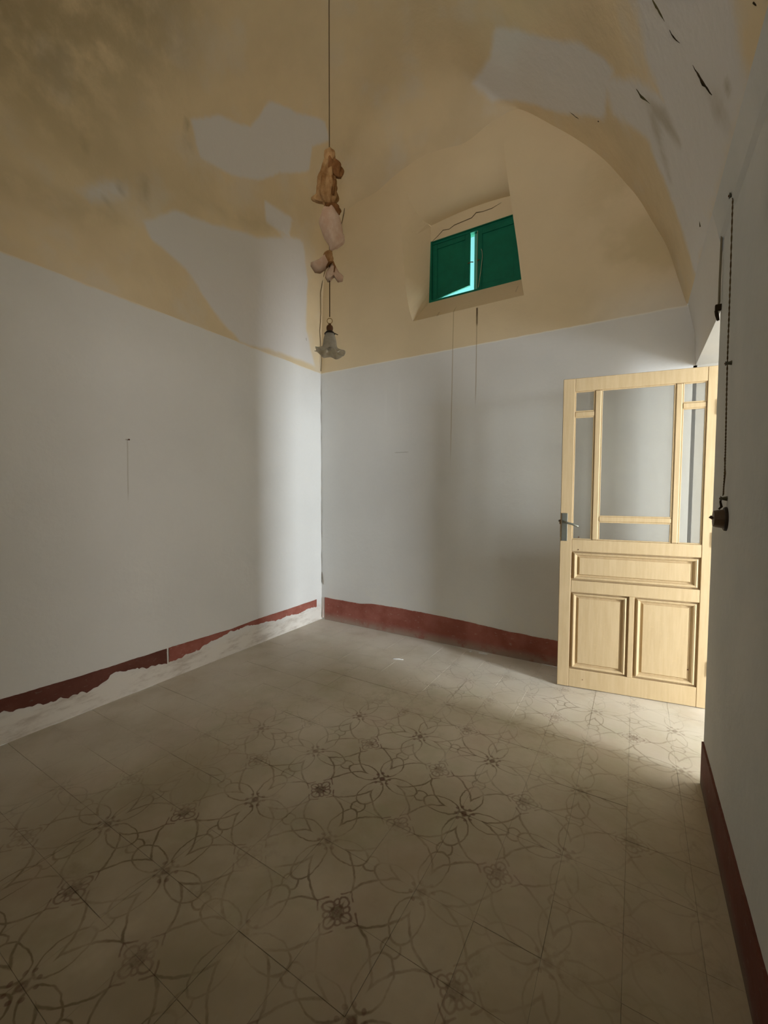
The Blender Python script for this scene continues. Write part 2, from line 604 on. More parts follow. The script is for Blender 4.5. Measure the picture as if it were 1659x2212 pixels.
# ------------------------------------------------------------------ ceiling (vault)
PAINT = []          # (name, value, soft, polygon in (x or side coordinate, y))  filled below
PAINT = [
    # outlines in (arc length along the section, y)
    ('bare', .05, 1.0, [(1.26, -1.54), (1.39, -1.36), (1.48, -1.10), (1.70, -1.02), (1.80, -.79), (1.93, -.56), (1.87, -.44), (1.73, -.55), (1.58, -.49), (1.39, -.76), (1.25, -.93), (1.15, -1.18), (1.11, -1.44)]),
    ('bare', .07, 1.0, [(.54, -1.81), (.72, -1.60), (.80, -1.25), (.90, -.85), (1.05, -.56), (1.12, -.36), (.84, -.235), (.38, -.24), (.05, -.10), (.05, -.54), (.0, -1.02), (.10, -1.20), (.23, -1.36), (.37, -1.51), (.45, -1.75)]),
    ('bare', .05, .85, [(1.17, -.85), (1.22, -.50), (1.04, -.54), (1.03, -.80)]),
    ('bare', .08, .62, [(.50, -2.25), (.70, -2.03), (.78, -1.86), (.62, -1.87), (.44, -2.10)]),
    ('bare', .10, 1.0, [(3.50, -.57), (3.98, -.66), (4.25, -.76), (4.55, -.83), (4.40, -.36), (4.00, -.16), (3.58, -.07), (3.29, -.05), (3.14, -.16), (3.38, -.38)]),
    ('bare', .12, .80, [(4.40, -.70), (4.97, -1.07), (5.30, -1.05), (5.65, -1.0), (5.65, -.4), (5.50, -.45), (5.15, -.47), (4.88, -.62), (4.50, -.46)]),
    ('bare', .2, .85, [(4.5, -1.7), (4.8, -1.1), (5.1, -.9), (5.65, -.9), (5.65, -1.75), (5.2, -1.95)]),
    ('grime_shade', .03, .9, [(1.24, -1.57), (1.24, -1.53), (1.12, -1.50), (1.10, -1.54)]),
    ('grime_shade', .03, .8, [(.80, -1.82), (.80, -1.78), (.64, -1.77), (.66, -1.83)]),
    ('grime_shade', .025, .7, [(.86, -2.20), (.86, -2.15), (.73, -2.12), (.73, -2.16)]),
    ('grime_shade', .025, .6, [(.88, -2.45), (.88, -2.41), (.80, -2.34), (.78, -2.38)]),
    ('grime_shade', .02, .8, [(.56, -2.04), (.56, -2.00), (.42, -1.98), (.44, -2.01)]),
    ('grime_shade', .02, .8, [(.72, -1.95), (.72, -1.91), (.64, -1.93), (.64, -1.96)]),
    ('grime_shade', .05, .7, [(5.38, -1.44), (5.46, -1.42), (5.58, -1.50), (5.50, -1.53)]),
    ('grime_shade', .06, .75, [(4.86, -.86), (4.90, -.80), (5.13, -.62), (5.06, -.72), (5.0, -.85)]),
    ('grime_shade', .03, .7, [(4.86, -.90), (4.92, -.86), (5.20, -.93), (5.19, -.96), (5.02, -1.0)]),
    ('grime_shade', .02, 1.0, [(5.49, -1.61), (5.53, -1.60), (5.52, -1.56), (5.48, -1.57)]),
    ('grime_shade', .10, .45, [(.30, -2.7), (.34, -2.2), (.46, -1.9), (.52, -1.98), (.44, -2.3), (.42, -2.7)]),
    ('grime_shade', .35, .85, [(.7, -3.6), (.8, -2.2), (1.5, -1.7), (3.4, -1.9), (3.4, -3.6)]),  # near part of the vault, shade painted in; the small patches are smears
    ('grime_shade', .06, .35, [(.86, -1.5), (1.0, -1.0), (1.1, -.6), (1.03, -.6), (.9, -1.0)]),
]
ys = [0, -.005, -.02, -.045, -.08, -.12, -.16, -.2, -.25, -.3, -.35] + [-.35 - .04 * i for i in range(1, 100)]
bm = bmesh.new()
rows = [[vault_pt(p, y) for p in PROF] for y in ys]
grid(bm, rows)
bmesh.ops.recalc_face_normals(bm, faces=bm.faces)
me = bpy.data.meshes.new('ceiling')
bm.to_mesh(me)
bm.free()
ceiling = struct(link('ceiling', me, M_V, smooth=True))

arc_len = [0]
for a, b in zip(PROF, PROF[1:]):
    arc_len.append(arc_len[-1] + (Vector(b) - Vector(a)).length)


def s_of(v):
    """arc length along the section of the vault for a vertex"""
    best = min(range(len(PROF)), key=lambda i: (PROF[i][0] - v.x) ** 2 + (.25 * (PROF[i][1] - v.z)) ** 2)
    return arc_len[best]


nP = len(PROF)
bare = me.attributes.new('bare', 'FLOAT', 'POINT')
grime_shade = me.attributes.new('grime_shade', 'FLOAT', 'POINT')


def pdist(px, py, pg):
    """signed distance to polygon, positive inside"""
    ins = False
    dm = 1e9
    n = len(pg)
    for i in range(n):
        x0, y0 = pg[i]
        x1, y1 = pg[(i + 1) % n]
        if (y0 > py) != (y1 > py) and px < (x1 - x0) * (py - y0) / (y1 - y0) + x0:
            ins = not ins
        dx, dy = x1 - x0, y1 - y0
        t = max(0, min(1, ((px - x0) * dx + (py - y0) * dy) / (dx * dx + dy * dy + 1e-12)))
        dm = min(dm, math.hypot(px - x0 - t * dx, py - y0 - t * dy))
    return dm if ins else -dm


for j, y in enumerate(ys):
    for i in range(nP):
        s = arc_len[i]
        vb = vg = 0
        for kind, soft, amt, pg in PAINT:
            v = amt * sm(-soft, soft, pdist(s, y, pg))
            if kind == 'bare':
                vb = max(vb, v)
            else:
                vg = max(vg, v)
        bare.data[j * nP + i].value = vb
        grime_shade.data[j * nP + i].value = vg



def vcrack(pts, rad, mat):
    b = bmesh.new()
    P = [Vector(p) for p in pts]
    Q, Rr = [], []
    for i in range(len(P) - 1):
        for k in range(4):
            t = k / 4
            q = P[i].lerp(P[i + 1], t)
            q += Vector((0, .004, .0)) * noise.noise(q * 40)
            Q.append(q)
            Rr.append((rad[i] + (rad[i + 1] - rad[i]) * t) * (1 + .5 * noise.noise(q * 60)))
    Q.append(P[-1])
    Rr.append(rad[-1])
    tube(b, Q, [r_ * .75 for r_ in Rr], 5)
    obj('crack', b, mat, ceiling)


vcrack([(2.822, -1.395, 3.244), (2.848, -1.393, 3.191), (2.872, -1.380, 3.138)], [.004, .007, .001], M_FAINTV)
vcrack([(2.872, -1.380, 3.138), (2.896, -1.374, 3.088), (2.926, -1.391, 3.023)], [.0015, .006, .001], M_CRACK)
vcrack([(2.950, -1.382, 2.966), (2.971, -1.398, 2.903), (2.991, -1.421, 2.833), (3.013, -1.458, 2.753)], [.001, .006, .009, .003], M_CRACK)
vcrack([(2.757, -.863, 3.382), (2.788, -.865, 3.321), (2.828, -.901, 3.234)], [.001, .009, .002], M_FAINTV)
vcrack([(3.048, -1.899, 2.623), (3.058, -1.905, 2.600), (3.066, -1.910, 2.577), (3.070, -1.915, 2.566)], [.004, .003, .003, .001], M_CRACK)
vcrack([(2.354, -.212, 3.937), (2.397, -.202, 3.889), (2.418, -.200, 3.865)], [.001, .005, .002], M_FAINTV)
vcrack([(2.545, -.314, 3.712), (2.551, -.312, 3.706)], [.005, .003], M_CRACK)
vcrack([(3.043, -.845, 2.650), (3.047, -.830, 2.620)], [.002, .004], M_FAINTV)
vcrack([(.007, -.232, 2.850), (.007, -.226, 2.825)], [.004, .003], M_GREY)

# ------------------------------------------------------------------ back wall with the window niche
top_curve = [(vault_pt(p, 0).x, vault_pt(p, 0).z) for p in PROF]


def ztop(x):
    for (x0, z0), (x1, z1) in zip(top_curve, top_curve[1:]):
        if x0 <= x <= x1:
            return z0 + (z1 - z0) * (x - x0) / max(1e-9, x1 - x0)
    return IMP


NY = .22
mouth_l = [(1.06, 2.872), (1.02, 3.0), (.985, 3.2), (.955, 3.5), (.93, 3.8), (.915, ztop(.915))]
mouth_r = [(2.03, 2.872), (2.008, 3.0), (1.975, 3.25), (1.935, 3.5), (1.905, 3.7), (1.865, 3.97), (1.83, ztop(1.83))]
bm = bmesh.new()
# left of niche, right of niche and below, as one outline
lo = [(x, z) for x, z in top_curve if x < .915]
hi = [(x, z) for x, z in top_curve if x > 1.83]
outline = [(0, 0)] + lo + mouth_l[::-1] + mouth_r + hi + [(XC + .02, 2.564), (XC + .02, 0)]
poly(bm, [(x, 0, z) for x, z in outline])
wall_back = struct(obj('wall_back', bm, M_B))

# niche
bm = bmesh.new()
W_BL, W_TL = (1.115, NY, 3.105), (1.13, NY, 3.80)
W_BR, W_TR = (1.985, NY, 3.105), (1.955, NY, 3.80)


def cove(p0, p1, n=12):
    out = []
    for i in range(n + 1):
        t = i / n
        a = t * math.pi / 2
        # starts running forward, ends running up
        y = p0[1] + (p1[1] - p0[1]) * math.sin(a) ** .8
        z = p0[2] + (p1[2] - p0[2]) * (1 - math.cos(a))
        x = p0[0] + (p1[0] - p0[0]) * t
        out.append((x, y, z))
    return out


def resample(path, n):
    P = [Vector(p) for p in path]
    L = [0]
    for a, b in zip(P, P[1:]):
        L.append(L[-1] + (b - a).length)
    out = []
    for i in range(n + 1):
        d = L[-1] * i / n
        j = max(k for k in range(len(P) - 1) if L[k] <= d + 1e-9)
        out.append(P[j].lerp(P[j + 1], (d - L[j]) / max(1e-9, L[j + 1] - L[j])))
    return out


TLm = (.915, 0, ztop(.915))
TRm = (1.83, 0, ztop(1.83))
cl, cr = cove(W_TL, TLm), cove(W_TR, TRm)
# cove surface, its upper edge follows the vault line
rows = []
for i, (a, b) in enumerate(zip(cl, cr)):
    row = []
    t = i / (len(cl) - 1)
    for k in range(15):
        u = k / 14
        p = Vector(a).lerp(Vector(b), u)
        xe = .915 + (1.83 - .915) * u
        ze = ztop(xe) - (TLm[2] + (TRm[2] - TLm[2]) * u)
        p.z += ze * t ** 2 + .03 * math.sin(math.pi * u) * (1 - t)
        row.append(p)
    rows.append(row)
grid(bm, rows)
cove_bm = bm
n_side = 24
bm2 = bmesh.new()
left_in = resample([W_BL, W_TL] + cl[1:], n_side)
left_out = resample([(x, 0, z) for x, z in mouth_l], n_side)
grid(bm2, [left_out, [a.lerp(b, .5) for a, b in zip(left_out, left_in)], left_in])
right_in = resample([W_BR, W_TR] + cr[1:], n_side)
right_out = resample([(x, 0, z) for x, z in mouth_r], n_side)
grid(bm2, [right_out, right_in])
grid(bm2, [[(1.06, 0, 2.872), (2.03, 0, 2.872)], [W_BL, W_BR]])
# lintel strip
grid(bm2, [[(1.11, NY, 3.655), (1.98, NY, 3.655)], [(1.11, NY, 3.90), (1.98, NY, 3.90)]])
# outer face of the wall round the window opening
poly(bm2, [(.6, NY + .12, 2.6), (2.4, NY + .12, 2.6), (2.4, NY + .12, 3.1), (1.1, NY + .12, 3.1), (1.1, NY + .12, 3.66), (1.98, NY + .12, 3.66),
           (1.98, NY + .12, 3.1), (2.4, NY + .12, 3.1), (2.4, NY + .12, 4.9), (.6, NY + .12, 4.9)])
ob1 = obj('niche_cove', cove_bm, M_B, wall_back, smooth=True)
ob2 = obj('niche_reveal', bm2, M_B, wall_back)
# crack in the lintel
bm = bmesh.new()
pts = [(1.14, 3.665), (1.20, 3.70), (1.25, 3.735), (1.31, 3.725), (1.36, 3.745), (1.44, 3.75), (1.52, 3.755), (1.56, 3.785), (1.62, 3.775),
       (1.70, 3.775), (1.78, 3.795)]
rad = [.002, .003, .0035, .003, .004, .004, .004, .005, .003, .003, .001]
tube(bm, [(x, NY - .0005, z - .012) for x, z in pts], rad, 4)
obj('plaster_crack', bm, M_FAINT, wall_back)

# ------------------------------------------------------------------ left wall
bm = bmesh.new()
grid(bm, [[(0, 0, 0), (0, YD, 0)], [(0, 0, IMP), (0, YD, IMP)]])
wall_left = struct(obj('wall_left', bm, M_A))

# ------------------------------------------------------------------ right wall with the doorway
bm = bmesh.new()
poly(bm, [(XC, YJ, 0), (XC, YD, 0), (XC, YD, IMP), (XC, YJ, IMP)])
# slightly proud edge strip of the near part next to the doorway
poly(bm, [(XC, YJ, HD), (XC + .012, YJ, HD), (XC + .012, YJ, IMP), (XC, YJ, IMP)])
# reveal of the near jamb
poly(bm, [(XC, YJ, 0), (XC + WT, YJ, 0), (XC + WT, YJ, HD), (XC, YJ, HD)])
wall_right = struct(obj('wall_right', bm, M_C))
bm = bmesh.new()
# over-door wall leaning forward to the springing
grid(bm, [[(XC + .012, YJ, HD), (XC + .012, 0, HD)], [(XC, YJ, 2.38), (XC, 0, 2.38)], [(3.07, YJ, IMP + .01), (3.07, 0, IMP + .01)]])
obj('doorway_head', bm, M_HEADF, wall_right, smooth=True)
bm = bmesh.new()
# soffit, far jamb
poly(bm, [(XC + .012, YJ, HD), (XC + .012, 0, HD), (XC + WT, 0, HD), (XC + WT, YJ, HD)])
poly(bm, [(XC, 0, 0), (XC + WT, 0, 0), (XC + WT, 0, HD), (XC, 0, HD)])
# added unseen backing panel, stops light leaking in above the doorway
poly(bm, [(XC + .014, YJ - .1, HD), (XC + .014, .02, HD), (XC + .014, .02, 2.75), (XC + .014, YJ - .1, 2.75)])
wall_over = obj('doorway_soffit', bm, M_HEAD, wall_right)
bm = bmesh.new()
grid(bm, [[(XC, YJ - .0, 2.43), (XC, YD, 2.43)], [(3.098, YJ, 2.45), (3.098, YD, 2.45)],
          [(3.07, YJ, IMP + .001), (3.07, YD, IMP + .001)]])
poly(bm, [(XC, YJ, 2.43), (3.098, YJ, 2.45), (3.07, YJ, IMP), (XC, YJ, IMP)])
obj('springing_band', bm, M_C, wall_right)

# ------------------------------------------------------------------ wall behind the camera
bm = bmesh.new()
ring_o = [(0, 0)] + [(vault_pt(p, YD).x, vault_pt(p, YD).z) for p in PROF] + [(XC, IMP), (XC, 0)]
RX0, RX1, RZ0, RZ1, RDEP = 1.82, 2.78, 2.72, 3.25, 1.0  # sloping opening added to aim the rear fill high at the far end
poly(bm, [(0, YD, 0), (XC, YD, 0), (XC, YD, IMP), (RX1, YD, RZ0), (RX0, YD, RZ0), (0, YD, IMP)])
poly(bm, [(x, YD, z) for x, z in ring_o[1:-1]] + [(RX1, YD, RZ0), (RX1, YD, RZ1), (RX0, YD, RZ1), (RX0, YD, RZ0)])
for (xa, za, xb, zb) in ((RX0, RZ0, RX1, RZ0), (RX1, RZ0, RX1, RZ1), (RX1, RZ1, RX0, RZ1), (RX0, RZ1, RX0, RZ0)):
    poly(bm, [(xa, YD, za), (xb, YD, zb), (xb, YD - RDEP, zb - .25), (xa, YD - RDEP, za - .25)])
struct(obj('wall_front', bm, M_P))

# ------------------------------------------------------------------ neighbouring room seen only by its light
bm = bmesh.new()
hx0, hx1, hy0, hy1, hz = XC + WT, 7.0, -2.6, 2.5, 3.5
grid(bm, [[(hx0, hy0, 0), (hx1, hy0, 0)], [(hx0, hy0, hz), (hx1, hy0, hz)]])
poly(bm, [(hx0, hy0, 0), (hx0, YJ, 0), (hx0, YJ, HD), (hx0, 0, HD), (hx0, 0, 0), (hx0, hy1, 0), (hx0, hy1, hz), (hx0, hy0, hz)])
wy0, wy1 = -1.73, -1.19
poly(bm, [(hx1, hy0, 0), (hx1, wy0, 0), (hx1, wy0, 2.35), (hx1, wy1, 2.35), (hx1, wy1, 0), (hx1, hy1, 0), (hx1, hy1, hz), (hx1, 1.75, hz), (hx1, 1.75, .8), (hx1, .25, .8), (hx1, .25, 2.2), (hx1, 1.74, 2.2), (hx1, 1.74, hz), (hx1, hy0, hz)])  # opening with the raised sill is added for the hall fill
poly(bm, [(hx0, hy1, 0), (hx1, hy1, 0), (hx1, hy1, hz), (hx0, hy1, hz)])
struct(obj('wall_hall', bm, M_P))
bm = bmesh.new()
grid(bm, [[(hx0, hy0, hz), (hx1, hy0, hz)], [(hx0, hy1, hz), (hx1, hy1, hz)]])
struct(obj('ceiling_hall', bm, M_P))
bm = bmesh.new()
grid(bm, [[(hx0, hy0, 0), (hx1, hy0, 0)], [(hx0, hy1, 0), (hx1, hy1, 0)]])
struct(obj('floor_hall', bm, M_HALLFLOOR))

# ------------------------------------------------------------------ floor of cement tiles
bm = boxed(-.1, hx0, YD - .1, .1, -.04, -.0025)
floor = struct(obj('floor', bm, M_GROUT))
meshes = {}
count = 0
for iy in range(18):
    y1 = -.18 - .2 * (iy - 1)
    y0 = y1 - .2
    if iy == 0:
        y1, y0 = 0.0, -.18
    for ix in range(16):
        x0 = .02 + .2 * ix
        x1 = x0 + .2
        if ix == 0:
            x0 = 0.0
        if ix == 15:
            x1 = XC + WT if y0 > YJ - .1 else XC
            if y0 <= YJ - .1:
                x1 = XC
        w, d = round(x1 - x0, 4), round(y1 - y0, 4)
        key = (w, d)
        if key not in meshes:
            b = bmesh.new()
            g = .0003
            box(b, g, w - g, g, d - g, -.02, 0)
            es = [e for e in b.edges if all(v.co.z > -.001 for v in e.verts)]
            bmesh.ops.bevel(b, geom=es, offset=.0005, segments=1, affect='EDGES')
            bmesh.ops.recalc_face_normals(b, faces=b.faces)
            m_ = bpy.data.meshes.new('tile')
            b.to_mesh(m_)
            b.free()
            m_.materials.append(M_T)
            meshes[key] = m_
        o = bpy.data.objects.new('tile', meshes[key])
        COL.objects.link(o)
        o.parent = floor
        o.location = (x0, y0, random.uniform(-.0008, .0006))
        o.rotation_euler = (random.uniform(-.002, .002), random.uniform(-.002, .002), 0)
        count += 1


# ------------------------------------------------------------------ painted skirting bands
def band(name, top, bot, axis, proud, mat, jag=.004, ragged_low=0.0):
    """top/bot: [(coordinate, z)] along axis 'x' or 'y'"""
    def at(c, L):
        for (a, za), (b, zb) in zip(L, L[1:]):
            if (a - c) * (b - c) <= 0:
                return za + (zb - za) * (c - a) / (b - a)
        return L[-1][1] if abs(c - L[-1][0]) < abs(c - L[0][0]) else L[0][1]
    c0, c1 = top[0][0], top[-1][0]
    n = int(abs(c1 - c0) / .012)
    bm = bmesh.new()
    rows = [[], [], [], []]
    for i in range(n + 1):
        c = c0 + (c1 - c0) * i / n
        zt = at(c, top) + jag * (noise.noise((c * 9, 1, 0)) + .6 * noise.noise((c * 45, 2, 0)))
        zb = at(c, bot)
        if zb > .005:
            zb += ragged_low * (noise.noise((c * 7, 3, 0)) + .8 * noise.noise((c * 28, 4, 0)) + .4 * noise.noise((c * 90, 5, 0)))
        zb = min(zb, zt - .004)
        for r, (off, z) in zip(rows, ((0, zb), (proud, zb + .0015), (proud, zt - .0015), (0, zt))):
            r.append((c, -off, z) if axis == 'x' else (off, c, z) if axis == 'y' else (XC - off, c, z))
    grid(bm, rows)
    return struct(obj(name, bm, mat))


band('baseboard_back', [(.045, .235), (.3, .232), (.5, .232), (.63, .25), (.926, .253), (1.2, .247), (1.567, .236), (1.962, .210), (2.332, .202), (3.1, .20)],
     [(.045, 0.001), (3.1, 0.001)], 'x', .006, M_RED)
bl = band('baseboard_left', [(-.085, .226), (-.5, .222), (-.853, .224), (-1.148, .212), (-1.5, .222), (-1.686, .226)],
          [(-.085, .152), (-.3, .150), (-.5, .150), (-.853, .172), (-1.0, .196), (-1.148, .194), (-1.3, .165), (-1.5, .132), (-1.686, .125)], 'y', .004, M_RED, .003, .016)
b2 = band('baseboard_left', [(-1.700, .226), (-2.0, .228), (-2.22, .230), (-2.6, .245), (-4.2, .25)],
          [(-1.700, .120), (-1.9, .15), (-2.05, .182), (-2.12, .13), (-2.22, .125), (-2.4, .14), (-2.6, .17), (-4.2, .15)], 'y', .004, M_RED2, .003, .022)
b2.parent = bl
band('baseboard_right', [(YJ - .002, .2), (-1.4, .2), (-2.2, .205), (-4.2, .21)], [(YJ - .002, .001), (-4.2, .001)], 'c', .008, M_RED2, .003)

# ------------------------------------------------------------------ door leaf standing open
ax_, ay_, bx_, by_ = 2.37785, -.323, 3.2186, -.19475
rotd = math.atan2(by_ - ay_, bx_ - ax_)
door = struct(empty('door_1', (ax_, ay_, .004), rotd))
door['label'] = 'cream painted half-glazed wooden door leaf standing open before the back wall'
TH = .042


def dpart(name, *a, mat=M_WOOD, parent=None, bev=.0025, label=None):
    o = obj(name, boxed(*a, bev), mat, parent or door)
    if label:
        o['label'] = label
    return o


DW, DHT = .853, 2.098
for (x0, x1) in ((0, .073), (.801, DW)):
    dpart('stile', x0, x1, 0, TH, 0, DHT)
for (z0, z1) in ((2.012, DHT), (.938, 1.018), (.658, .738), (0, .124)):
    dpart('rail', .0735, .8005, .001, TH - .001, z0, z1)
for (x0, x1) in ((.193, .232), (.641, .678)):
    dpart('muntin', x0, x1, .004, TH - .004, 1.0185, 2.0115, bev=.006)
dpart('muntin', .0735, .1925, .006, TH - .006, 1.843, 1.877, bev=.005)
dpart('muntin', .6785, .8005, .006, TH - .006, 1.856, 1.890, bev=.005)
dpart('muntin', .2325, .6405, .006, TH - .006, 1.143, 1.177, bev=.005)
dpart('muntin', .422, .453, .001, TH - .001, .1245, .6575)
for (x0, x1, z0, z1) in ((.0735, .1925, 1.877, 2.012), (.0735, .1925, 1.0185, 1.843), (.6785, .8005, 1.890, 2.012),
                         (.6785, .8005, 1.0185, 1.856), (.2325, .6405, 1.177, 2.012), (.2325, .6405, 1.0185, 1.143)):
    dpart('pane', x0, x1, .019, .023, z0, z1, mat=M_PANE, bev=0)
    # glazing bead round the pane
    b = bmesh.new()
    e = .007
    for (p0, p1, q0, q1) in ((x0, x0 + e, z0, z1), (x1 - e, x1, z0, z1), (x0 + e, x1 - e, z0, z0 + e), (x0 + e, x1 - e, z1 - e, z1)):
        box(b, p0, p1, .009, .019, q0, q1, .0012)
    obj('glazing_bead', b, M_WOOD, door)


def panel(x0, x1, z0, z1):
    b = bmesh.new()
    box(b, x0, x1, .022, .03, z0, z1)
    # raised field with sloping edges
    i, j = .045, .052
    y_f, y_r = .012, .022
    A = [(x0 + i, y_r, z0 + i * .8), (x1 - i, y_r, z0 + i * .8), (x1 - i, y_r, z1 - i * .8), (x0 + i, y_r, z1 - i * .8)]
    B = [(x0 + j, y_f, z0 + j * .85), (x1 - j, y_f, z0 + j * .85), (x1 - j, y_f, z1 - j * .85), (x0 + j, y_f, z1 - j * .85)]
    va = [b.verts.new(p) for p in A]
    vb = [b.verts.new(p) for p in B]
    b.faces.new(vb)
    for k in range(4):
        b.faces.new((va[k], va[(k + 1) % 4], vb[(k + 1) % 4], vb[k]))
    p = obj('panel', b, M_WOOD, door)
    b = bmesh.new()
    g0, g1 = .012, .036
    prof = [(g0, .022), (g0 + .001, .006), (g0 + .008, .001), (g0 + .016, .004), (g1, .016), (g1, .022)]
    rr = []
    for (o_, y) in prof:
        rr.append([(x0 + o_, y, z0 + o_ * .8), (x1 - o_, y, z0 + o_ * .8), (x1 - o_, y, z1 - o_ * .8), (x0 + o_, y, z1 - o_ * .8), (x0 + o_, y, z0 + o_ * .8)])
    grid(b, rr)
    obj('moulding', b, M_WOOD, p)


panel(.0735, .8005, .7385, .9375)
panel(.0735, .4215, .1245, .6575)
panel(.4535, .8005, .1245, .6575)
# handle: long plate with a lever
h = obj('handle_plate', boxed(.008, .044, -.004, .0, 1.006, 1.196, .0012), M_STEEL, door)
h['label'] = 'worn grey steel handle plate'
b = tube(bmesh.new(), [(.020, -.002, 1.137), (.020, -.040, 1.137)], [.009, .008], 10)
tube(b, [(.018, -.043, 1.139), (.045, -.046, 1.132), (.075, -.046, 1.124), (.104, -.044, 1.112), (.110, -.042, 1.110)], [.008, .0075, .007, .008, .006], 8)
l_ = obj('lever', b, M_STEEL, h, smooth=True)
b = boxed(-.006, .0, .012, .03, 1.120, 1.150, .001)
box(b, -.001, .0005, .006, .034, 1.03, 1.20, .0004)
obj('latch', b, M_RUST, door)
b = tube(bmesh.new(), [(.02, TH, 1.137), (.02, TH + .04, 1.137)], [.009, .008], 8)
tube(b, [(.02, TH + .042, 1.139), (-.012, TH + .046, 1.137)], [.008, .007], 8)
obj('rear_lever', b, M_STEEL, door)
b = tube(bmesh.new(), [(.757, .019, .154 + .07), (.757, .010, .154 + .07)], [.004, .003], 6)
tube(b, [(.115, .001, 1.035), (.115, -.001, 1.035)], .004, 6)
tube(b, [(.115, .001, .95), (.115, -.001, .95)], .004, 6)
tube(b, [(.16, .001, .06), (.16, -.001, .06)], .003, 6)
obj('nail_hole', b, M_RUST, door)
for z in (.25, 1.05, 1.85):
    b = tube(bmesh.new(), [(DW + .006, -.004, z - .045), (DW + .006, -.004, z + .045)], .007, 8)
    box(b, DW - .001, DW + .006, -.003, .0, z - .04, z + .04)
    obj('hinge', b, M_STEEL, door)

# ------------------------------------------------------------------ high window with green shutters
win = struct(empty('window_1', (1.535, NY + .02, 3.10)))
win['label'] = 'small high window with dark green wooden shutters left ajar'
WX0, WX1, WZ0, WZ1 = -.42, .44, .0, .56


def wpart(name, bm, mat=M_GREEN, parent=None, smooth=False):
    return obj(name, bm, mat, parent or win, smooth)


b = bmesh.new()
box(b, WX0, WX0 + .025, -.02, .07, WZ0, WZ1)
box(b, WX1 - .045, WX1, -.02, .07, WZ0, WZ1)
box(b, WX0 + .025, WX1 - .045, .0, .07, WZ1 - .028, WZ1)
box(b, WX0 + .025, WX1 - .045, -.02, .07, WZ0, WZ0 + .022)
box(b, WX0 + .025, WX1 - .045, -.012, .004, WZ1 - .008, WZ1)
wpart('window_frame', b)
wpart('mullion', boxed(-.004, .030, .03, .07, WZ0 + .022, WZ1 - .03, .002), simple('aqua_green_paint', (.10, .42, .34), .4, .4))
wpart('pane', boxed(WX0 + .025, -.004, .05, .053, WZ0 + .022, WZ1 - .03), M_AQUA)
wpart('pane', boxed(.030, WX1 - .045, .05, .053, WZ0 + .022, WZ1 - .03), M_AQUA)


def shutter(x0, x1, z0, z1, sag=0.0, y=0.0):
    w = x1 - x0
    b = bmesh.new()
    e = .045
    box(b, x0, x0 + e, y, y + .022, z0, z1, .002)
    box(b, x1 - e, x1, y, y + .022, z0, z1, .002)
    box(b, x0 + e, x1 - e, y + .001, y + .021, z1 - e, z1, .002)
    box(b, x0 + e, x1 - e, y + .001, y + .021, z0, z0 + e * .8, .002)
    box(b, x0 + e, x1 - e, y + .009, y + .016, z0 + e * .8, z1 - e)
    for v in b.verts:
        t = (v.co.x - x0) / w
        v.co.z += sag * t * max(0, 1 - (v.co.z - z0) / (z1 - z0))
    return b


s1 = wpart('shutter', shutter(WX0 + .026, -.035, WZ0 + .030, WZ1 - .030, .05))
s2 = wpart('shutter', shutter(.032, WX1 - .046, WZ0 + .026, WZ1 - .026, 0, -.004))
b = tube(bmesh.new(), [(-.05, -.004, .27), (-.02, -.010, .272), (.0, -.006, .268)], .004, 6)
wpart('latch', b, M_RUST)
b = tube(bmesh.new(), [(.040, -.010, .268), (.058, -.016, .27)], .004, 6)
wpart('latch', b, M_RUST)
sc = tube(bmesh.new(), [(1.572, NY + .008, 3.62), (1.572, NY + .003, 3.40), (1.573, NY + .004, 3.115)], .0022, 5)
tag(obj('string', sc, simple('pale_string', (.50, .46, .33), .8)), 'pale straight string hanging down the middle of the green shutters', 'string')
sc = tube(bmesh.new(), [(1.61, NY - .004, 3.45), (1.618, NY - .004, 3.43), (1.622, NY - .004, 3.38), (1.612, NY - .004, 3.28), (1.590, NY - .004, 3.13)], .002, 5)
tag(obj('string', sc, bpy.data.materials['pale_string']), 'pale slanting string on the face of the right-hand green shutter', 'string')

# ------------------------------------------------------------------ hanging lamp
LX, LY = 1.545, -1.79
lamp = tag(empty('pendant_lamp', (LX, LY, 1.98)), 'frilled glass pendant lamp hanging from the vault on a long cord', 'lamp')
ceil_z = 4.58
b = tube(bmesh.new(), [(0, 0, z) for z in (2.17 - 1.98, 2.5 - 1.98, 3.0 - 1.98, 3.8 - 1.98, ceil_z - 1.98 + .12)], .0026, 6)
obj('cord', b, M_CORD, lamp)
b = bmesh.new()
ring_pts = [(.0125 * math.cos(2 * math.pi * k / 20) * math.cos(yaw), .0125 * math.cos(2 * math.pi * k / 20) * math.sin(yaw),
             .171 + .0125 * math.sin(2 * math.pi * k / 20)) for k in range(21)]
tube(b, ring_pts, .0016, 6, cap=False)
obj('ring', b, M_BRASS, lamp, smooth=True)
b = bmesh.new()
lathe(b, [(.0, .159), (.006, .158), (.007, .151), (.013, .148), (.016, .140), (.015, .128), (.013, .126), (.013, .119), (0, .119)], 20)
obj('lamp_holder', b, M_RUST, lamp, smooth=True)
b = bmesh.new()
lathe(b, [(.012, .124), (.016, .122), (.025, .112), (.026, .109), (.022, .110), (.012, .118)], 24, close=True)
tube(b, [(.022, .010, .112), (.036, .016, .104)], [.0025, .002], 6)
obj('gallery', b, simple('dark_metal', (.02, .014, .008), .5, .5, .6), lamp, smooth=True)
prof = [(.021, .116), (.022, .108), (.026, .098), (.030, .084), (.0325, .066), (.035, .050), (.039, .038), (.049, .029), (.063, .021), (.072, .017)]
inner = [(r - .0022, z - .0004) for r, z in prof[::-1]]


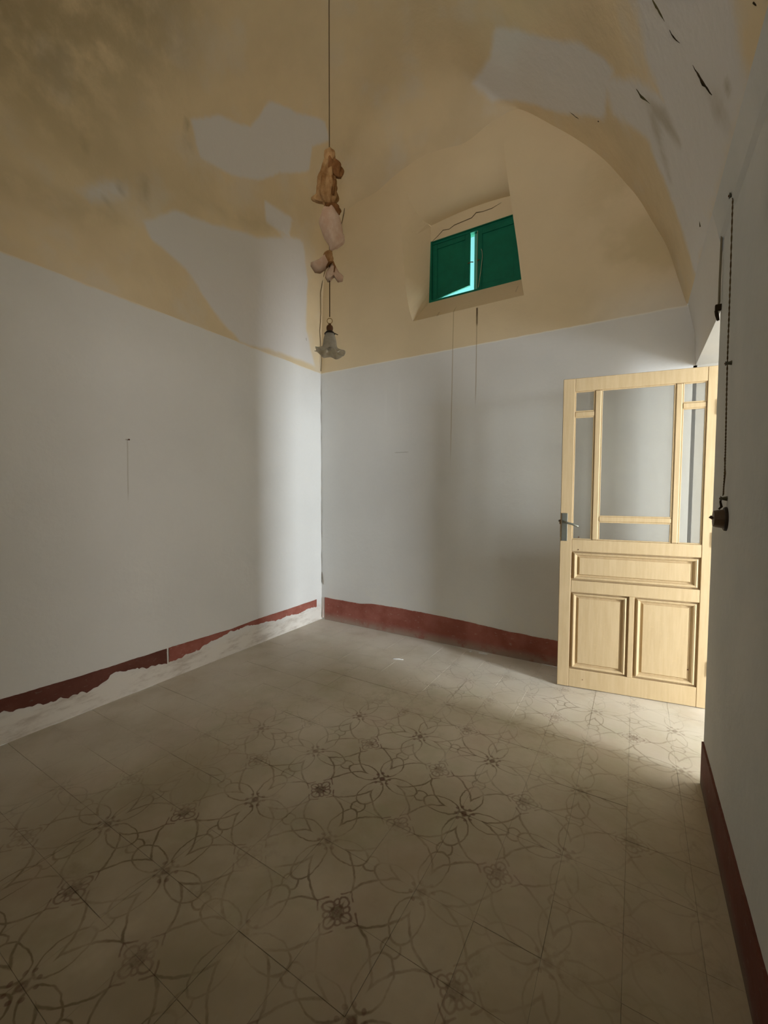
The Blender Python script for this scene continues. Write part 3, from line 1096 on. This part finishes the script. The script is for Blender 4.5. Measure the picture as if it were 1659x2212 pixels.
def frill(i, a, r, z):
    n = len(prof)
    k = i if i < n else 2 * n - 1 - i
    t = max(0, (k - 4) / (n - 5))
    r2_ = r * (1 + .10 * t * math.sin(6 * a))
    z2 = z + .008 * t * math.sin(6 * a + .6) + .016 * t * max(0, math.cos(a - yaw - math.pi)) ** 2
    return r2_, z2


b = bmesh.new()
lathe(b, prof + inner, 60, fn=frill, close=True)
obj('lamp_shade', b, M_SHADE, lamp, smooth=True)
b = bmesh.new()
lathe(b, [(0, .118), (.008, .116), (.010, .10), (.013, .088), (.019, .070), (.021, .056), (.018, .042), (.010, .034), (0, .032)], 16)
obj('bulb', b, M_SHADE, lamp, smooth=True)


# ------------------------------------------------------------------ knotted cloths round the cord
def cloth_mat(name, c1, c2, alpha=0.0):
    k = NT(name, .9, .1)
    tc = k.n('ShaderNodeTexCoord')
    n = k.noise(14, 5, .65, vec=tc.outputs['Object'], stretch=(1, 1, .6))
    k.color(k.mix(k.step(n, .35, .65), c1, c2))
    k.bump(k.noise(30, 4, vec=tc.outputs['Object']), .5, .008)
    return k.m


MC1 = cloth_mat('stained_brown_cloth', (.22, .105, .035), (.46, .28, .13))
MC2 = cloth_mat('pinkish_cloth', (.52, .35, .245), (.62, .48, .37))
MC3 = cloth_mat('dark_rust_cloth', (.14, .055, .015), (.27, .13, .05))


def blob(prof, seed, amp=.25, seg=28, fold=5, bend=None):
    """crumpled bag of cloth: prof = [(z, radius_x, radius_y, dx)]"""
    b = bmesh.new()
    rings = []
    P = catmull([Vector((p[1], p[2], p[3], p[0])) for p in prof], 5)
    for i, q in enumerate(P):
        rx, ry, dx, z = q
        t = i / (len(P) - 1)
        ring = []
        for k in range(seg):
            a = 2 * math.pi * k / seg
            f = 1 + amp * .5 * math.sin(fold * a + 6 * t + seed) + amp * noise.noise((math.cos(a) * 1.6 + seed, math.sin(a) * 1.6, z * 22))
            px = rx * f * math.cos(a) + dx
            py = ry * f * math.sin(a)
            ring.append(b.verts.new((px * math.cos(yaw) - py * math.sin(yaw), px * math.sin(yaw) + py * math.cos(yaw), z)))
        rings.append(ring)
    for r0, r1 in zip(rings, rings[1:]):
        for k in range(seg):
            b.faces.new((r0[k], r0[(k + 1) % seg], r1[(k + 1) % seg], r1[k]))
    b.faces.new(rings[0][::-1])
    b.faces.new(rings[-1])
    return b


Z0 = 2.33


def L3(x, y, z):
    return (x * math.cos(yaw) - y * math.sin(yaw), x * math.sin(yaw) + y * math.cos(yaw), z)


# metre per pixel at the cord is about .00222
px = .00222
wrap = tag(empty('cloth_bundle', (LX, LY, 2.48)), 'brown stained cloth bundle knotted round the lamp cord, upper one', 'cloth')
# z values relative to 2.48; picture y 323 -> 2.939, 540 -> 2.481
zy = lambda y: 2.939 - (y - 323) * (2.939 - 2.481) / 217 - 2.48
b = blob([(zy(323), .004, .004, 0), (zy(326), .020, .018, .003), (zy(338), .024, .020, .005), (zy(350), .020, .018, .004)], 1.2, .25)
obj('knot', b, MC1, wrap, smooth=True)
b = blob([(zy(342), .016, .016, .004), (zy(352), .026, .022, .014), (zy(364), .040, .026, .022), (zy(374), .036, .022, .030), (zy(383), .010, .010, .048)], 3.1, .35)
obj('flap', b, MC3, wrap, smooth=True)
b = blob([(zy(348), .020, .018, -.004), (zy(362), .026, .024, -.006), (zy(384), .040, .034, -.012), (zy(408), .046, .038, -.010), (zy(428), .042, .034, -.006), (zy(444), .020, .018, .000)], 5.7, .30, 36, 7)
obj('upper_bag', b, MC1, wrap, smooth=True)
b = blob([(zy(384), .008, .020, .018), (zy(396), .020, .034, .016), (zy(412), .010, .036, .020), (zy(428), .008, .030, .018)], 2.2, .5)
obj('flap', b, MC3, wrap, smooth=True)
b = blob([(zy(420), .010, .010, -.055), (zy(427), .022, .014, -.062), (zy(434), .020, .014, -.055), (zy(438), .008, .01, -.03)], 7.7, .25)
obj('flap', b, MC1, wrap, smooth=True)
b = blob([(zy(436), .012, .012, .000), (zy(443), .026, .020, .008), (zy(452), .034, .024, .014), (zy(460), .012, .012, .038), (zy(463), .004, .004, .046)], 9.3, .35)
obj('knot', b, MC3, wrap, smooth=True)
b = blob([(zy(446), .018, .016, .000), (zy(458), .038, .030, .000), (zy(478), .050, .040, .004), (zy(498), .048, .038, .010), (zy(516), .042, .034, .020), (zy(530), .028, .022, .024), (zy(541), .006, .006, .006)], 4.4, .13, 40, 4)
o = obj('lower_bag', b, MC2, wrap, smooth=True)
o['label'] = 'pale pinkish hanging bag of cloth'
b = blob([(zy(506), .010, .012, .056), (zy(514), .014, .014, .058), (zy(526), .018, .014, .048), (zy(536), .010, .010, .030)], 8.8, .2)
obj('flap', b, MC2, wrap, smooth=True)

wrap2 = tag(empty('cloth_bow', (LX, LY, 2.34)), 'small pinkish cloth bow tied on the lamp cord below the bundle', 'cloth')
zy2 = lambda y: zy(y) + 2.48 - 2.34
b = blob([(zy2(542), .008, .008, 0), (zy2(548), .018, .016, -.006), (zy2(558), .020, .016, -.004), (zy2(572), .008, .008, 0)], 1.9, .3)
obj('knot', b, MC1, wrap2, smooth=True)


def wing(pts, thick, seed):
    """crumpled cloth wing: outline in picture-plane coordinates (x,z)"""
    b = bmesh.new()
    n = len(pts)
    cxm = sum(p[0] for p in pts) / n
    czm = sum(p[1] for p in pts) / n
    for side in (1, -1):
        outer = [b.verts.new(L3(x, .002 * side, z)) for x, z in pts]
        mid = [b.verts.new(L3(cxm + (x - cxm) * .6, side * thick * (1 + .6 * noise.noise((x * 40, z * 40, seed))), czm + (z - czm) * .6)) for x, z in pts]
        c = b.verts.new(L3(cxm, side * thick * .7, czm))
        for k in range(n):
            b.faces.new((outer[k], outer[(k + 1) % n], mid[(k + 1) % n], mid[k]))
            b.faces.new((mid[k], mid[(k + 1) % n], c))
    bmesh.ops.remove_doubles(b, verts=b.verts, dist=.0045)
    return b


P2 = lambda x, y: ((x - 712) * px, zy2(y))
b = wing([P2(*q) for q in ((712, 552), (704, 548), (690, 560), (672, 568), (671, 575), (680, 590), (692, 592), (704, 584), (716, 572))], .016, 1)
obj('bow_loop', b, MC2, wrap2, smooth=True)
b = wing([P2(*q) for q in ((716, 570), (724, 572), (732, 588), (742, 598), (740, 610), (730, 612), (722, 598), (716, 604), (708, 612), (702, 600), (704, 588))], .014, 2)
obj('bow_loop', b, MC2, wrap2, smooth=True)
b = tube(bmesh.new(), [L3((x - 712) * px, -.014, zy2(y)) for x, y in ((706, 582), (712, 572), (720, 570), (724, 580), (722, 592))], [.003, .006, .006, .004, .002], 6)
obj('tie', b, MC3, wrap2, smooth=True)

# old thin wire following the junction of vault and back wall down to the corner
wire_pts = [(.334, -.012, 4.20), (.300, -.010, 4.06), (.245, -.010, 3.88), (.10, -.012, 3.66), (.045, -.02, 3.50), (.04, -.05, 3.35), (.028, -.03, 3.15), (.015, -.035, 2.98),
            (.018, -.02, 2.80), (.022, -.018, 2.70), (.012, -.012, 2.58)]
tag(obj('wire', tube(bmesh.new(), wire_pts, .0032, 5), M_CORD), 'thin brown wire running down the far corner of the vault', 'wire')
# crack of the wall corner
random.seed(11)
pts = []
z = 2.56
while z > .42:
    pts.append((.003 + random.uniform(0, .006), -.003 - random.uniform(0, .004), z))
    z -= random.uniform(.05, .11)
b = tube(bmesh.new(), pts, [random.uniform(.0006, .0024) for _ in pts], 4)
obj('corner_crack', b, M_GREY, wall_back)
b = tube(bmesh.new(), [(.010, -.003, .50), (.014, -.003, .46), (.022, -.003, .40), (.026, -.002, .37)], [.002, .006, .008, .002], 5)
obj('plaster_chip', b, M_GREY, wall_back)
b = tube(bmesh.new(), [(.022, -.004, .23), (.024, -.004, .12), (.022, -.004, .02)], [.004, .005, .009], 5)
obj('plaster_bead', b, simple('pinkish_plaster', (.66, .54, .49), .9), wall_back)

# ------------------------------------------------------------------ electrics on the right wall
sw = tag(empty('wall_switch', (XC, -1.372, 1.25)), 'old round brown light switch at the bottom of the wire on the right wall', 'switch')
b = bmesh.new()


def disc_x(b, x0, x1, r0, r1, z=0, y=0, seg=24):
    tube(b, [(x0, y, z), ((x0 * .3 + x1 * .7), y, z), (x1, y, z)], [r0, r0 * .3 + r1 * .7 + .001, r1], seg)


disc_x(b, 0, -.009, .046, .043, -.012)
obj('base_plate', b, simple('dark_wood_base', (.03, .018, .01), .6), sw, smooth=False)
b = bmesh.new()
disc_x(b, -.009, -.040, .036, .030, -.012)
obj('cap', b, M_BAKE, sw, smooth=False)
b = tube(bmesh.new(), [(-.040, 0, -.012), (-.050, 0, -.004)], [.005, .006], 8)
obj('toggle', b, M_BAKE, sw)
b = tube(bmesh.new(), [(-.018, .004, .068), (-.020, .0, .052), (-.016, .002, .034), (-.024, .002, .024)], [.003, .0035, .0045, .003], 6)
obj('lead', b, M_CRACK, sw)


def insulator(y, z, s, label):
    s *= .8
    t = tag(empty('insulator', (XC, y, z)), label, 'insulator')
    b = bmesh.new()
    tube(b, [(0, 0, 0), (-.010 * s, 0, 0), (-.016 * s, 0, 0), (-.024 * s, 0, 0)], [.011 * s, .008 * s, .006 * s, .011 * s], 12)
    obj('spool', b, simple('old_dark_ceramic', (.09, .085, .055), .5), t)
    obj('nail_head', tube(bmesh.new(), [(-.024 * s, 0, 0), (-.027 * s, 0, 0)], .004 * s, 8), M_RUST, t)
    return t


insulator(-1.318, 2.46, 1.2, 'topmost insulator on the right wall, under the vault edge')
insulator(-1.352, 1.825, 1.0, 'middle insulator on the wire of the right wall, level with the door top')
insulator(-1.372, 1.315, 1.1, 'lowest insulator on the right wall, just above the brown switch')


def twisted(pts, r, off, n, name='cable'):
    b = bmesh.new()
    P = catmull([Vector(p) for p in pts], n)
    for s_ in (0, math.pi):
        tube(b, [(p.x + off * math.cos(i * 1.3 + s_), p.y + off * math.sin(i * 1.3 + s_), p.z) for i, p in enumerate(P)], r, 5)
    return obj(name, b, M_CORD, None, smooth=True)


tag(twisted([(XC - .012, -1.318, 2.45), (XC - .010, -1.322, 2.1), (XC - .012, -1.345, 1.83), (XC - .010, -1.352, 1.6), (XC - .010, -1.366, 1.45), (XC - .012, -1.370, 1.33)], .0015, .0014, 30),
    'twisted brown flex running down the right wall to the brown switch', 'cable')
tag(obj('wire', tube(bmesh.new(), [(XC - .012, -1.362, 1.47), (XC - .010, -1.384, 1.41), (XC - .014, -1.376, 1.325)], .0016, 5), M_CORD),
    'short loose wire loop just above the brown switch', 'wire')
cb = tube(bmesh.new(), [(XC - .008, -1.050, 2.50), (XC - .008, -1.050, 2.40), (XC - .009, -1.052, 2.25), (XC - .008, -1.050, 2.17), (XC - .012, -1.052, 2.12)], [.003, .004, .004, .0045, .003], 6)
tag(obj('cable', cb, M_FLEX), 'thick dark cable along the wall edge above the doorway', 'cable')
cl_ = tag(empty('cable_clip', (XC, -1.050, 2.135)), 'dark metal clip holding the cable end at the doorway corner', 'clip')
b = boxed(-.022, .0, -.012, .004, -.006, .020, .002)
obj('bracket', b, M_CRACK, cl_)
b = tube(bmesh.new(), [(-.018, -.004, -.004), (-.014, .0, -.022), (-.008, .004, -.046)], [.006, .007, .005], 6)
obj('hook', b, M_CRACK, cl_)

nl = tube(bmesh.new(), [(0, -1.933, 1.667), (.016, -1.933, 1.669), (.020, -1.933, 1.669)], [.002, .002, .006], 8)
tag(obj('nail', nl, M_RUST), 'rusty nail sticking out of the left wall above a faint streak', 'nail')

# ------------------------------------------------------------------ plaster flakes on the floor
def flake(x, y, l, w, rot, label):
    b = bmesh.new()
    n = 9
    pts = []
    for k in range(n):
        a = 2 * math.pi * k / n
        r = 1 + .35 * noise.noise((k * 1.7, x * 9, y * 9))
        pts.append((l * r * math.cos(a), w * r * math.sin(a)))
    lo_ = [b.verts.new((p[0], p[1], 0)) for p in pts]
    hi_ = [b.verts.new((p[0] * .85, p[1] * .85, .006 + .004 * noise.noise((p[0] * 50, 0, 0)))) for p in pts]
    b.faces.new(lo_[::-1])
    b.faces.new(hi_)
    for k in range(n):
        b.faces.new((lo_[k], lo_[(k + 1) % n], hi_[(k + 1) % n], hi_[k]))
    o = obj('plaster_flake', b, M_P)
    o.location = (x, y, .0008)
    o.rotation_euler = (0, 0, rot)
    return tag(o, label, 'flake')


flake(1.76, -.045, .035, .010, .2, 'larger pale plaster flake on the floor against the red band of the back wall')
flake(1.66, -.06, .012, .008, 1.0, 'tiny pale plaster crumb on the floor beside the larger flake')
flake(1.22, -.52, .045, .005, .35, 'long thin plaster sliver on the floor in the strip of daylight')
